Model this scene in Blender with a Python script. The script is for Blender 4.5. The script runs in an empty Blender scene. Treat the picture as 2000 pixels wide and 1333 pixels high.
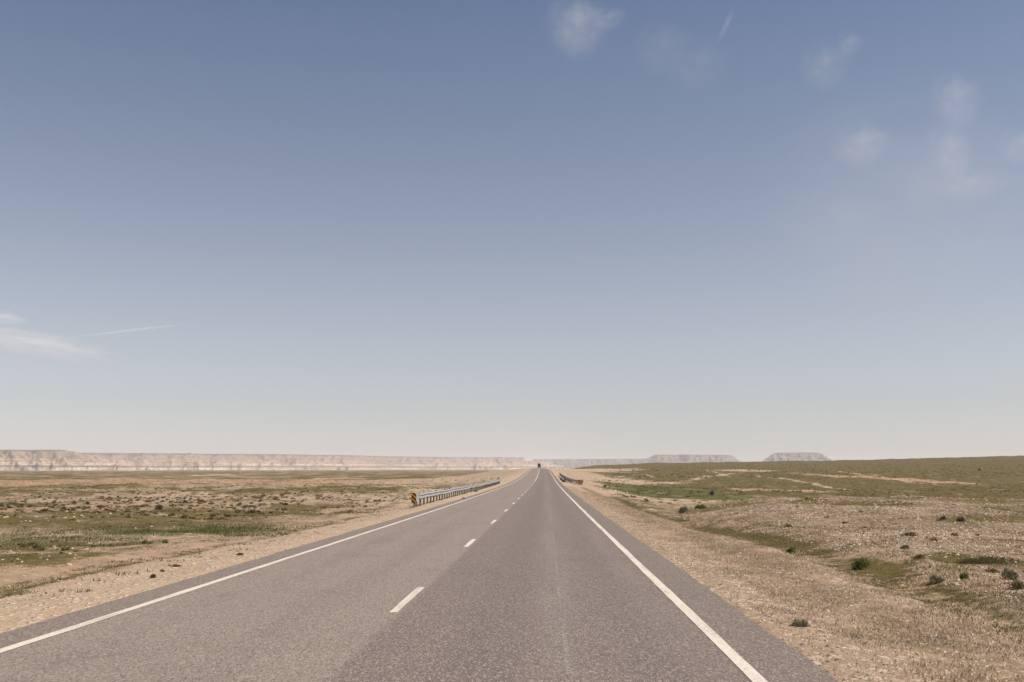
import bpy, math, random
import numpy as np
from mathutils import Matrix, Vector

# ------------------------------------------------------------------ camera, sky, sun, exposure
scene = bpy.context.scene
COL = scene.collection
CAM_H = 1.735
YAW, PITCH = 0.0319, math.radians(6.865)
F_PX = 2056.0                       # focal length in pixels of a 2000 px wide frame

cam_data = bpy.data.cameras.new("camera")
cam_data.sensor_width = 36.0
cam_data.lens = F_PX / 2000.0 * 36.0
cam_data.clip_start = 0.1
cam_data.clip_end = 200000.0
cam = bpy.data.objects.new("camera", cam_data)
cam.location = (0, 0, CAM_H)
cam.rotation_euler = (math.pi / 2 + PITCH, 0, YAW)
COL.objects.link(cam)
scene.camera = cam

SUN_AZ, SUN_EL = math.radians(98), math.radians(52)     # azimuth clockwise from the road direction
world = bpy.data.worlds.new("World")
scene.world = world
world.use_nodes = True
wnt = world.node_tree
sky = wnt.nodes.new("ShaderNodeTexSky")
sky.sky_type = 'NISHITA'
sky.sun_disc = False
sky.sun_elevation = SUN_EL
sky.sun_rotation = SUN_AZ
sky.altitude = 1000
sky.air_density = 1.0
sky.dust_density = 0.9
sky.ozone_density = 1.0
wnt.nodes["Background"].inputs[1].default_value = 0.071
hs = wnt.nodes.new("ShaderNodeHueSaturation"); wtc = wnt.nodes.new("ShaderNodeTexCoord"); wsp = wnt.nodes.new("ShaderNodeSeparateXYZ"); wmr = wnt.nodes.new("ShaderNodeMapRange")
wnt.links.new(wtc.outputs["Generated"], wsp.inputs[0]); wnt.links.new(wsp.outputs[2], wmr.inputs[0])
for _i, _v in ((1, 0.0), (2, 0.45), (3, 0.34), (4, 0.96)): wmr.inputs[_i].default_value = _v      # dust greys the sky towards the horizon all round
wnt.links.new(wmr.outputs[0], hs.inputs["Saturation"])
tint = wnt.nodes.new("ShaderNodeMix"); tint.data_type = 'RGBA'; tint.blend_type = 'MULTIPLY'
tint.inputs[0].default_value = 1.0; tint.inputs[7].default_value = (1.0, 0.972, 0.995, 1)
wnt.links.new(sky.outputs[0], hs.inputs["Color"])
wnt.links.new(hs.outputs[0], tint.inputs[6])
wnt.links.new(tint.outputs[2], wnt.nodes["Background"].inputs[0])

sun_data = bpy.data.lights.new("sun", 'SUN')
sun_data.energy = 5.0
sun_data.angle = math.radians(0.53)
sun_data.color = (1.0, 0.94, 0.86)
sun = bpy.data.objects.new("sun", sun_data)
sd = Vector((math.sin(SUN_AZ) * math.cos(SUN_EL), math.cos(SUN_AZ) * math.cos(SUN_EL), math.sin(SUN_EL)))
sun.rotation_euler = sd.to_track_quat('Z', 'Y').to_euler()
sun.location = sd * 300
COL.objects.link(sun)

scene.view_settings.view_transform = 'Standard'
scene.view_settings.look = 'None'
scene.view_settings.gamma = 1.0
scene.view_settings.exposure = 0.42
scene.view_settings.use_curve_mapping = False
scene.render.engine = 'CYCLES'
scene.cycles.use_denoising = True
scene.cycles.volume_bounces = 1
scene.cycles.max_bounces = 5
scene.cycles.transparent_max_bounces = 8

rng = np.random.default_rng(7)
random.seed(7)

# ------------------------------------------------------------------ numeric helpers
def _hash(ix, iy, seed):
    h = (ix.astype(np.int64) * 374761393 + iy.astype(np.int64) * 668265263 + seed * 974634777) & 0xffffffff
    h = ((h ^ (h >> 13)) * 1274126177) & 0xffffffff
    h = h ^ (h >> 16)
    return h.astype(np.float64) / 4294967296.0 * 2 * np.pi

def perlin(x, y, seed=0):
    x = np.asarray(x, float); y = np.asarray(y, float)
    ix = np.floor(x); iy = np.floor(y)
    fx = x - ix; fy = y - iy
    def g(ox, oy):
        a = _hash(ix + ox, iy + oy, seed)
        return np.cos(a) * (fx - ox) + np.sin(a) * (fy - oy)
    u = fx * fx * fx * (fx * (fx * 6 - 15) + 10); v = fy * fy * fy * (fy * (fy * 6 - 15) + 10)
    a = g(0, 0) * (1 - u) + g(1, 0) * u
    b = g(0, 1) * (1 - u) + g(1, 1) * u
    return (a * (1 - v) + b * v) * 1.5

def fbm(x, y, scale, octs=3, seed=0):
    s = 0.0; amp = 1.0; f = 1.0 / scale; tot = 0
    for k in range(octs):
        s = s + amp * perlin(np.asarray(x) * f, np.asarray(y) * f, seed + 17 * k)
        tot += amp; amp *= 0.5; f *= 2.03
    return s / tot

def sstep(a, b, x):
    t = np.clip((np.asarray(x, float) - a) / (b - a), 0, 1)
    return t * t * (3 - 2 * t)

# ------------------------------------------------------------------ road profile and terrain
HALF = 4.36                                     # half pavement width
_py = np.arange(-200, 3000, 2.0)
_pz = np.interp(_py, [-200, 0, 9, 57, 88, 107, 124, 150, 185, 252, 453, 700, 920, 1000, 1150, 1500, 3000],
                [-0.5, -1.735, -1.79, -2.10, -2.23, -2.32, -2.37, -2.46, -2.45, -2.155, -0.66, -0.38, -0.22, -0.3, -1.3, -6.0, -20])
_k = np.exp(-0.5 * (np.arange(-20, 21) / 8.0) ** 2); _k /= _k.sum()
_pz = np.convolve(np.pad(_pz, 20, mode='edge'), _k, mode='valid')

def road_zrel(y):
    return np.interp(y, _py, _pz)

def road_x(y):
    t = np.clip(np.asarray(y, float) - 150, 0, 1100)
    return -1.793 - 9.8e-6 * t * t

def road_z(s, y):
    return CAM_H + road_zrel(y) - 0.008 * np.abs(s)

def natural_zrel(x, y):
    x = np.asarray(x, float); y = np.asarray(y, float)
    D = np.hypot(x, y)
    az = np.degrees(np.arctan2(x, np.abs(y) + 1e-6))
    L = np.interp(D, [0, 20, 50, 100, 200, 400, 700, 1200, 3000, 6500, 16000],
                  [-1.95, -2.15, -2.55, -2.95, -3.5, -4.4, -5.4, -6.8, -10, -15.5, -20])
    R0 = np.interp(D, [0, 30, 60, 100, 150, 250, 450], [-1.95, -2.4, -3.0, -3.7, -4.3, -5.2, -5.2])
    R1 = np.interp(D, [0, 15, 25, 45, 70, 88, 125, 200, 300, 450], [-1.95, -2.05, -2.05, -2.1, -2.2, -2.5, -4.2, -5.0, -5.4, -5.2])
    R = R0 + (R1 - R0) * sstep(6.5, 13, az)
    crest = np.interp(az, [0, 1.2, 6.5, 14.6, 24.4, 40, 90], [1.0, 2.2, 6.6, 9.5, 15.5, 20, 16])
    R = R + (crest - R) * np.clip((D - 450) / 1050, 0, 1) ** 1.15 * (D > 450)
    drop = sstep(1500, 3200, D)
    R = R * (1 - drop) + (-22.0) * drop
    side = sstep(-12 - 0.03 * D, 12 + 0.03 * D, x - road_x(y))
    return L * (1 - side) + R * side

def ground_z(x, y, fine=True):
    x = np.asarray(x, float); y = np.asarray(y, float)
    D = np.hypot(x, y)
    s = x - road_x(y)
    u = np.abs(s) - HALF
    zn = natural_zrel(x, y)
    far = sstep(1200, 3000, D)
    zn = zn + fbm(x, y, 60, 3, 3) * np.interp(D, [10, 60, 300, 1500, 6000], [0.15, 0.5, 1.1, 1.5, 1.5])
    zn = zn + fbm(x, y, 14, 2, 5) * np.interp(D, [5, 30, 70, 300], [0.10, 0.24, 0.50, 0.7]) * (1 - far)
    zn = zn + (np.abs(fbm(x, y, 5.0, 3, 6)) - 0.12) * np.interp(D, [20, 50, 110, 260, 500], [0.0, 0.25, 0.5, 0.5, 0.0])
    # the wash that passes under the road, and the shallow ditch along the right shoulder
    zr = road_zrel(y)
    wid = 5.0 + 0.10 * np.clip(D, 0, 1200)
    w = sstep(0.3, 1.0, u / wid + 0.3 * np.clip(u, 0, 1))
    shoulder = zr - 0.035 - 0.035 * np.clip(u, 0, 12)
    z = shoulder * (1 - w) + zn * w
    z = z - 0.22 * np.exp(-((u - 3.9) / 0.9) ** 2) * (s > 0) * (y < 120)
    z = z - 0.14 * np.exp(-((u - 3.3) / 0.6) ** 2) * (s < 0) * (y < 120)
    if fine:
        a = sstep(0.05, 1.2, u)
        z = z + a * (fbm(x, y, 3.0, 2, 9) * 0.07 + fbm(x, y, 0.8, 2, 11) * 0.03) * (1 - sstep(150, 400, D))
    z = np.where(u < 0.25, np.minimum(z, zr - 0.05 - 0.03 * np.clip(-u, 0, 1)), z)
    return z + CAM_H

_R = Matrix.Rotation(YAW, 3, 'Z') @ Matrix.Rotation(math.pi / 2 + PITCH, 3, 'X')

def pix_dir(px, py):
    return (_R @ Vector(((px - 1000) / F_PX, (666.5 - py) / F_PX, -1.0))).normalized()

def ground_hit(px, py, start=6.0):
    d = pix_dir(px, py)
    ts = np.geomspace(start, 15000, 6000)
    X = d.x * ts; Y = d.y * ts; Z = CAM_H + d.z * ts
    below = Z < ground_z(X, Y, False)
    i = int(np.argmax(below)) if below.any() else len(ts) - 1
    x, y = float(X[i]), float(Y[i])
    return x, y, float(ground_z(np.array([x]), np.array([y]))[0])

# ------------------------------------------------------------------ scene helpers
def mesh_obj(name, verts, faces, mat=None, parent=None, smooth=False):
    me = bpy.data.meshes.new(name)
    me.from_pydata([tuple(v) for v in verts], [], [tuple(f) for f in faces])
    if mat: me.materials.append(mat)
    if smooth:
        me.polygons.foreach_set("use_smooth", [True] * len(me.polygons))
    me.update()
    return link(name, me, parent)

def np_mesh(name, verts, loops, size, mat=None, smooth=False):
    """verts (n,3), loops (m,size) -> mesh, quickly"""
    me = bpy.data.meshes.new(name)
    verts = np.ascontiguousarray(verts, dtype=np.float32); loops = np.ascontiguousarray(loops, dtype=np.int32)
    n = len(loops)
    me.vertices.add(len(verts)); me.vertices.foreach_set("co", verts.ravel())
    me.loops.add(n * size); me.loops.foreach_set("vertex_index", loops.ravel())
    me.polygons.add(n); me.polygons.foreach_set("loop_start", np.arange(n, dtype=np.int32) * size)
    me.polygons.foreach_set("loop_total", np.full(n, size, dtype=np.int32))
    me.polygons.foreach_set("use_smooth", np.full(n, smooth, dtype=bool))
    if mat: me.materials.append(mat)
    me.update(calc_edges=True); me.validate()
    return me

def link(name, me, parent=None, loc=None):
    o = bpy.data.objects.new(name, me)
    COL.objects.link(o)
    if parent: o.parent = parent
    if loc is not None: o.location = loc
    return o

def tag(o, label=None, cat=None, group=None, kind=None):
    if label: o["label"] = label
    if cat: o["category"] = cat
    if group: o["group"] = group
    if kind: o["kind"] = kind
    return o

def grid_faces(nr, nc):
    i = np.arange(nr - 1)[:, None] * nc + np.arange(nc - 1)[None, :]
    return np.stack([i, i + 1, i + nc + 1, i + nc], -1).reshape(-1, 4)

class NT:
    """small node-tree helper"""
    def __init__(self, name):
        self.mat = bpy.data.materials.new(name); self.mat.use_nodes = True
        self.t = self.mat.node_tree
        self.bsdf = self.t.nodes["Principled BSDF"]
        self.out = self.t.nodes["Material Output"]
    def n(self, kind, **kw):
        nd = self.t.nodes.new(kind)
        for k, v in kw.items():
            if k.startswith("i_"):
                nd.inputs[int(k[2:])].default_value = v
            else:
                setattr(nd, k, v)
        return nd
    def l(self, a, b): self.t.links.new(a, b)
    def val(self, v, sock):
        if isinstance(v, (int, float)): sock.default_value = v
        elif isinstance(v, tuple): sock.default_value = v
        else: self.l(v, sock)
    def math(self, op, a, b=0.0, clamp=False):
        nd = self.n("ShaderNodeMath", operation=op, use_clamp=clamp)
        self.val(a, nd.inputs[0]); self.val(b, nd.inputs[1])
        return nd.outputs[0]
    def mix(self, f, a, b, blend='MIX'):
        nd = self.n("ShaderNodeMix", data_type='RGBA', blend_type=blend)
        self.val(f, nd.inputs[0])
        self.val(a if not isinstance(a, tuple) else (*a[:3], 1), nd.inputs[6])
        self.val(b if not isinstance(b, tuple) else (*b[:3], 1), nd.inputs[7])
        return nd.outputs[2]
    def ramp(self, v, lo, hi):
        nd = self.n("ShaderNodeMapRange", interpolation_type='SMOOTHSTEP')
        self.val(v, nd.inputs[0]); nd.inputs[1].default_value = lo; nd.inputs[2].default_value = hi
        return nd.outputs[0]
    def noise(self, vec, scale, detail=3, rough=0.55):
        nd = self.n("ShaderNodeTexNoise"); self.l(vec, nd.inputs["Vector"])
        nd.inputs["Scale"].default_value = scale; nd.inputs["Detail"].default_value = detail
        nd.inputs["Roughness"].default_value = rough
        return nd.outputs["Fac"]
    def obj(self): return self.n("ShaderNodeTexCoord").outputs["Object"]
    def geo(self, k="Position"): return self.n("ShaderNodeNewGeometry").outputs[k]
    def mapping(self, vec, scale):
        nd = self.n("ShaderNodeMapping"); self.l(vec, nd.inputs[0]); nd.inputs[3].default_value = scale
        return nd.outputs[0]
    def bump(self, h, strength, dist):
        nd = self.n("ShaderNodeBump"); nd.inputs["Strength"].default_value = strength
        nd.inputs["Distance"].default_value = dist; self.l(h, nd.inputs["Height"])
        self.l(nd.outputs[0], self.bsdf.inputs["Normal"])
    def color(self, c): self.val(c if not isinstance(c, tuple) else (*c[:3], 1), self.bsdf.inputs["Base Color"])
    def set(self, rough=0.9, metal=0.0, spec=0.3):
        self.bsdf.inputs["Roughness"].default_value = rough
        self.bsdf.inputs["Metallic"].default_value = metal
        self.bsdf.inputs["Specular IOR Level"].default_value = spec

# ------------------------------------------------------------------ ground material
def ground_material():
    m = NT("desert_soil")
    P = m.geo()
    at = m.n("ShaderNodeAttribute", attribute_name="cover")
    sep = m.n("ShaderNodeSeparateColor"); m.l(at.outputs["Color"], sep.inputs[0])
    green, dry, red = sep.outputs[0], sep.outputs[1], sep.outputs[2]
    pale = at.outputs["Alpha"]
    at_speck = m.n("ShaderNodeAttribute", attribute_name="speck").outputs["Fac"]
    n_big = m.noise(P, 0.07, 4, 0.6)
    n_mid = m.noise(P, 0.55, 4, 0.62)
    n_fine = m.noise(P, 3.2, 5, 0.65)
    n_grit = m.noise(P, 22.0, 3, 0.7)
    # bare soil: tan, drifting between pinkish, ochre and grey
    soil = m.mix(m.ramp(n_big, 0.35, 0.65), (0.298, 0.198, 0.128), (0.340, 0.245, 0.166))
    soil = m.mix(m.ramp(n_mid, 0.42, 0.66), soil, (0.250, 0.170, 0.112))
    soil = m.mix(m.math('MULTIPLY', m.ramp(n_fine, 0.50, 0.70), 0.7), soil, (0.190, 0.130, 0.084))
    soil = m.mix(m.math('MULTIPLY', m.ramp(n_fine, 0.46, 0.30), 0.6), soil, (0.400, 0.300, 0.212))
    soil = m.mix(m.math('MULTIPLY', red, m.ramp(n_mid, 0.25, 0.6)), soil, (0.370, 0.205, 0.118))
    # pale stones and caliche crust
    vor = m.n("ShaderNodeTexVoronoi", feature='F1'); m.l(P, vor.inputs["Vector"]); vor.inputs["Scale"].default_value = 7.0
    stone = m.math('MULTIPLY', m.ramp(vor.outputs["Distance"], 0.42, 0.16), m.ramp(m.math('ADD', n_fine, m.math('MULTIPLY', pale, 0.35)), 0.55, 0.72))
    soil = m.mix(m.math('MULTIPLY', pale, m.ramp(n_fine, 0.30, 0.62)), soil, (0.420, 0.312, 0.218))
    soil = m.mix(stone, soil, (0.520, 0.430, 0.330))
    # stony ground: pale pebbles with dark soil and litter between them
    rub = m.n("ShaderNodeAttribute", attribute_name="rubble").outputs["Fac"]
    v2 = m.n("ShaderNodeTexVoronoi", feature='F1'); m.l(m.mapping(P, (1.0, 0.55, 1.0)), v2.inputs["Vector"]); v2.inputs["Scale"].default_value = 8.0
    v2s = m.n("ShaderNodeSeparateColor"); m.l(v2.outputs["Color"], v2s.inputs[0])
    peb = m.math('MULTIPLY', m.ramp(v2.outputs["Distance"], 0.50, 0.30), m.ramp(m.math('ADD', v2s.outputs[0], m.math('MULTIPLY', m.math('SUBTRACT', n_mid, 0.5), 2.0)), 0.25, 0.50))
    gap = m.mix(m.ramp(n_fine, 0.40, 0.62), (0.250, 0.174, 0.118), (0.140, 0.098, 0.061))
    pebc = m.mix(v2s.outputs[1], (0.390, 0.285, 0.205), (0.520, 0.410, 0.305))
    soil = m.mix(m.math('MULTIPLY', rub, 0.95), soil, m.mix(peb, gap, pebc))
    # dry grass and low grey-green herbs
    dcol = m.mix(m.ramp(n_fine, 0.35, 0.7), (0.132, 0.090, 0.053), (0.292, 0.208, 0.136))
    df = m.ramp(m.math('ADD', m.math('ADD', m.math('MULTIPLY', n_fine, 0.7), m.math('MULTIPLY', n_mid, 0.5)), m.math('MULTIPLY', dry, 0.9)), 0.86, 1.25)
    c = m.mix(df, soil, dcol)
    gcol = m.mix(m.ramp(n_mid, 0.35, 0.65), (0.076, 0.062, 0.019), (0.120, 0.089, 0.035))
    gcol = m.mix(m.ramp(n_fine, 0.5, 0.75), gcol, (0.052, 0.044, 0.020))
    gf = m.ramp(m.math('ADD', m.math('ADD', m.math('MULTIPLY', n_fine, 0.9), m.math('MULTIPLY', n_mid, 0.9)), m.math('MULTIPLY', green, 0.85)), 1.16, 1.40)
    c = m.mix(gf, c, gcol)
    lush = m.n("ShaderNodeAttribute", attribute_name="lush")
    lf = m.ramp(m.math('ADD', m.math('MULTIPLY', lush.outputs["Fac"], 0.85), m.math('MULTIPLY', m.math('ADD', n_fine, n_mid), 0.65)), 1.02, 1.28)
    lcol = m.mix(m.ramp(n_mid, 0.4, 0.7), (0.098, 0.102, 0.034), (0.066, 0.075, 0.026))
    c = m.mix(lf, c, lcol)
    # speckle of tiny plants and gravel patches that still reads from afar
    n_sp = m.noise(m.mapping(P, (1.0, 0.4, 1.0)), 1.0, 3, 0.7); n_sp2 = m.noise(m.mapping(P, (0.30, 0.11, 1.0)), 1.0, 4, 0.68)
    spk = m.math('MULTIPLY', m.ramp(m.math('ADD', n_sp, m.math('MULTIPLY', m.math('SUBTRACT', n_sp2, 0.5), 0.5)), 0.50, 0.60), at_speck)
    c = m.mix(m.math('MULTIPLY', spk, 0.8), c, (0.110, 0.083, 0.043))
    c = m.mix(m.math('MULTIPLY', m.math('MULTIPLY', m.ramp(n_sp2, 0.54, 0.72), at_speck), 0.55), c, (0.395, 0.305, 0.220))
    c = m.mix(m.math('MULTIPLY', m.ramp(n_grit, 0.45, 0.72), 0.45), c, m.mix(0.5, c, (0.10, 0.07, 0.045)))
    m.color(c); m.set(1.0, 0, 0.03)
    h = m.math('ADD', m.math('MULTIPLY', n_fine, 0.06), m.math('ADD', m.math('MULTIPLY', n_grit, 0.018), m.math('MULTIPLY', stone, 0.035)))
    m.bump(h, 0.9, 1.0)
    return m.mat

# ------------------------------------------------------------------ ground sheet
def build_ground():
    r = [2.5]
    while r[-1] < 16500:
        D = r[-1]
        r.append(D * (1 + (0.0095 if D < 130 else 0.018 if D < 1600 else 0.05)))
    r = np.array(r)
    a1 = np.radians(np.arange(-33, 33.001, 0.085))
    left = np.radians(np.linspace(-180, -33, 60))[:-1]; right = np.radians(np.linspace(33, 180, 60))[1:]
    a = np.concatenate([left, a1, right])
    A, Rr = np.meshgrid(a, r)
    X = Rr * np.sin(A); Y = Rr * np.cos(A)
    Z = ground_z(X, Y)
    V = np.stack([X, Y, Z], -1).reshape(-1, 3)
    me = np_mesh("ground", V, grid_faces(len(r), len(a))[:, ::-1], 4, ground_material(), True)
    x = X.ravel(); y = Y.ravel()
    D = np.hypot(x, y); s = x - road_x(y); u = np.abs(s) - HALF
    az = np.degrees(np.arctan2(x, y))
    wob = fbm(x, y, 9, 3, 31); wob2 = fbm(x, y, 40, 3, 33); wob3 = fbm(x, y, 2.2, 2, 35)
    L = s < 0
    g = np.zeros_like(x); d = np.zeros_like(x); rd = np.zeros_like(x); p = np.zeros_like(x); lush = np.zeros_like(x)
    # ---- left of the road
    uu = u + 0.7 * wob
    g += np.where(L, 0.95 * sstep(3.6, 5.0, uu) * (1 - sstep(30, 48, D + 12 * wob2)) * (0.70 + 0.9 * wob + 0.5 * wob3), 0)
    g += np.where(L, 0.5 * np.exp(-((u - 3.2 - 0.5 * wob) / 0.35) ** 2) * (D < 60), 0)
    d += np.where(L, 0.35 * sstep(3.6, 6, uu) * (D < 60), 0)
    mid = sstep(38, 52, D + 10 * wob2) * (1 - sstep(230, 300, D))
    g += np.where(L, mid * (0.44 + 0.95 * wob2 + 0.7 * wob) * sstep(3, 12, u), 0)
    d += np.where(L, mid * (0.42 + 0.8 * wob) * sstep(2, 9, u), 0)
    rd += np.where(L, np.clip(0.1 + 1.6 * fbm(x, y, 25, 2, 41), 0, 1) * sstep(45, 55, D) * sstep(6, 14, u), 0)
    p += np.where(L, mid * np.clip(0.15 - 1.2 * wob2, 0, 1), 0)
    farL = sstep(260, 420, D + 60 * wob2)
    lateral = sstep(20, 60, u)
    g += np.where(L, farL * (0.56 + 0.7 * wob2) * lateral, 0)
    rd += np.where(L, 0.6 * np.exp(-((D - 285) / 40) ** 2) * (x < -60), 0)
    p += np.where(L, 0.55 * (1 - lateral) * sstep(60, 120, D) + 0.65 * (1 - sstep(2.2, 3.2, u + 0.4 * wob)) * (D < 140), 0)
    # ---- right of the road
    Rt = ~L
    d += np.where(Rt, 0.72 * np.exp(-((u - 1.9 - 0.5 * wob - 0.004 * D) / 0.9) ** 2) * (D < 150), 0)
    p += np.where(Rt, 0.55 * np.exp(-((u - 0.3) / 0.55) ** 2) + 0.5 * np.exp(-((u - 2.95 - 0.35 * wob) / 0.28) ** 2) * (D < 130), 0)
    g += np.where(Rt, (0.64 + 0.55 * wob + 0.3 * wob3) * np.exp(-((u - 4.2 - 0.5 * wob) / 0.9) ** 2) * (D < 110), 0)
    stony = sstep(5.0, 6.2, u + 0.6 * wob) * (1 - sstep(84, 100, D + 6 * wob2))
    bank = sstep(8, 12, az)
    p += np.where(Rt, stony * (0.35 + 0.4 * bank) * np.clip(0.9 + 0.8 * wob2, 0, 1), 0)
    g += np.where(Rt, stony * (1 - bank) * (0.35 + 0.5 * wob), 0)
    d += np.where(Rt, stony * (0.52 + 1.4 * wob + 0.6 * wob2 + 0.3 * sstep(50, 80, D) * sstep(15, 22, az)), 0)
    g += np.where(Rt, stony * bank * np.clip(0.08 + 1.5 * wob + 0.7 * wob2, 0, 0.7), 0)
    field = sstep(90, 125, D + 8 * wob2) * sstep(14, 40, u)
    g += np.where(Rt, field * (0.80 + 0.30 * wob2), 0)
    p += np.where(Rt, (1 - field) * sstep(90, 140, D) * 0.5, 0)
    # ---- single patches, placed on the ground they lie on
    def patch(px, py, half_px, far_py, near_py, val, layer, soft=0.45, turn=0.0):
        cx, cy, _ = ground_hit(px, py)
        _, fy, _ = ground_hit(px, far_py); _, ny, _ = ground_hit(px, near_py)
        rx = half_px / F_PX * math.hypot(cx, cy); ry = max(0.6, abs(fy - ny) / 2); my = (fy + ny) / 2
        dx = x - cx - turn * (y - my); dy = y - my
        q = np.sqrt((dx / rx) ** 2 + (dy / ry) ** 2) + 0.5 * wob2 + 0.25 * wob
        layer += val * (1 - sstep(1 - soft, 1 + soft, q))
    patch(1290, 962, 125, 946, 975, 1.0, lush, 0.45)
    patch(1420, 972, 70, 967, 978, 0.45, lush)
    patch(430, 1037, 160, 1024, 1050, 0.75, lush, 0.8)
    patch(130, 1046, 190, 1030, 1070, 0.6, lush, 0.8)
    patch(650, 1000, 110, 993, 1006, 0.45, lush, 0.6)
    patch(860, 1005, 60, 1000, 1012, 0.3, g)
    patch(25, 1000, 60, 990, 1010, 1.0, rd); patch(25, 1000, 55, 991, 1009, -0.8, g)
    patch(215, 992, 60, 984, 1001, 0.9, rd); patch(215, 992, 55, 985, 1000, -0.7, g)
    patch(500, 977, 90, 969, 985, 0.9, rd); patch(500, 977, 90, 970, 984, -0.7, g)
    patch(230, 1058, 34, 1053, 1063, 0.9, p); patch(230, 1058, 34, 1053, 1063, -0.7, g)
    patch(640, 1018, 70, 1014, 1022, 0.9, p); patch(640, 1018, 70, 1014, 1022, -0.9, g)
    patch(800, 955, 180, 936, 972, 0.4, p); patch(800, 955, 180, 936, 972, -0.35, g)
    patch(1480, 920, 45, 917, 922.5, 1.0, p); patch(1480, 920, 45, 917, 922.5, -0.9, g)
    patch(1755, 935, 38, 923, 946, 0.8, rd); patch(1755, 935, 36, 923, 946, -0.75, g)
    patch(1530, 958, 55, 955, 962, 0.8, rd); patch(1530, 958, 55, 955, 962, -0.9, g)
    patch(1250, 942, 80, 938, 945, 0.7, p); patch(1250, 942, 80, 938, 945, -0.9, g)
    patch(1500, 984, 60, 981, 988, 0.7, p); patch(1500, 984, 60, 981, 988, -0.9, g)
    patch(1915, 1095, 75, 1082, 1106, 0.9, g)
    patch(1170, 918, 80, 915.5, 922, 0.7, p); patch(1170, 918, 80, 915.5, 922, -0.8, g)
    # pale wheel tracks crossing the green slope and the plain
    def track(pts, width, val=1.0):
        W = [ground_hit(a, b)[:2] for a, b in pts]
        best = np.full(len(x), 1e9)
        for (x0, y0), (x1, y1) in zip(W[:-1], W[1:]):
            ex, ey = x1 - x0, y1 - y0; LL = ex * ex + ey * ey + 1e-9
            t = np.clip(((x - x0) * ex + (y - y0) * ey) / LL, 0, 1)
            best = np.minimum(best, np.hypot(x - x0 - t * ex, y - y0 - t * ey))
        k = np.exp(-(best / width) ** 2) * (0.7 + 0.6 * wob)
        return k * val
    for pts, wd in (([(1480, 930), (1560, 941), (1650, 957)], 1.6), ([(1330, 940), (1380, 930), (1450, 924)], 2.6),
                    ([(1640, 921), (1720, 932), (1830, 947)], 1.8), ([(1380, 919), (1425, 932)], 1.5),
                    ([(330, 931), (480, 926), (620, 923.5)], 5.0), ([(420, 936), (650, 934), (800, 930)], 2.0),
                    ([(1190, 931), (1260, 926), (1276, 933), (1215, 935)], 1.8)):
        k = 0.75 * track(pts, wd)
        p += k; g -= 1.2 * k; lush -= k
    cover = np.stack([np.clip(g, 0, 1), np.clip(d, 0, 1), np.clip(rd, 0, 1), np.clip(p, 0, 1)], -1).astype(np.float32)
    ca = me.color_attributes.new("cover", 'FLOAT_COLOR', 'POINT'); ca.data.foreach_set("color", cover.ravel())
    la = me.attributes.new("lush", 'FLOAT', 'POINT'); la.data.foreach_set("value", np.clip(lush, 0, 1).astype(np.float32))
    speck = sstep(1.5, 6, u + wob) * np.where(L, np.interp(D, [10, 30, 60, 300, 700], [0.25, 0.5, 1, 1, 0.5]), np.interp(D, [10, 60, 110, 900, 1600], [0.45, 0.6, 0.8, 0.7, 0.5]))
    rubble = np.where(Rt, stony * (0.55 + 0.45 * bank) + 0.8 * np.exp(-((u - 2.95 - 0.35 * wob) / 0.4) ** 2) * (D < 130) + 0.6 * (1 - sstep(0.8, 1.6, u)) * (D < 150), 0.45 * mid * sstep(4, 14, u) + 0.35 * sstep(3.6, 5, u) * (D < 45))
    ra = me.attributes.new("rubble", 'FLOAT', 'POINT'); ra.data.foreach_set("value", np.clip(rubble, 0, 1).astype(np.float32))
    sa = me.attributes.new("speck", 'FLOAT', 'POINT'); sa.data.foreach_set("value", np.clip(speck, 0, 1).astype(np.float32))
    o = link("ground", me); tag(o, "dry stony steppe ground with patchy green herbs on both sides of the road", None, None, "structure")
    return o

build_ground()

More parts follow.
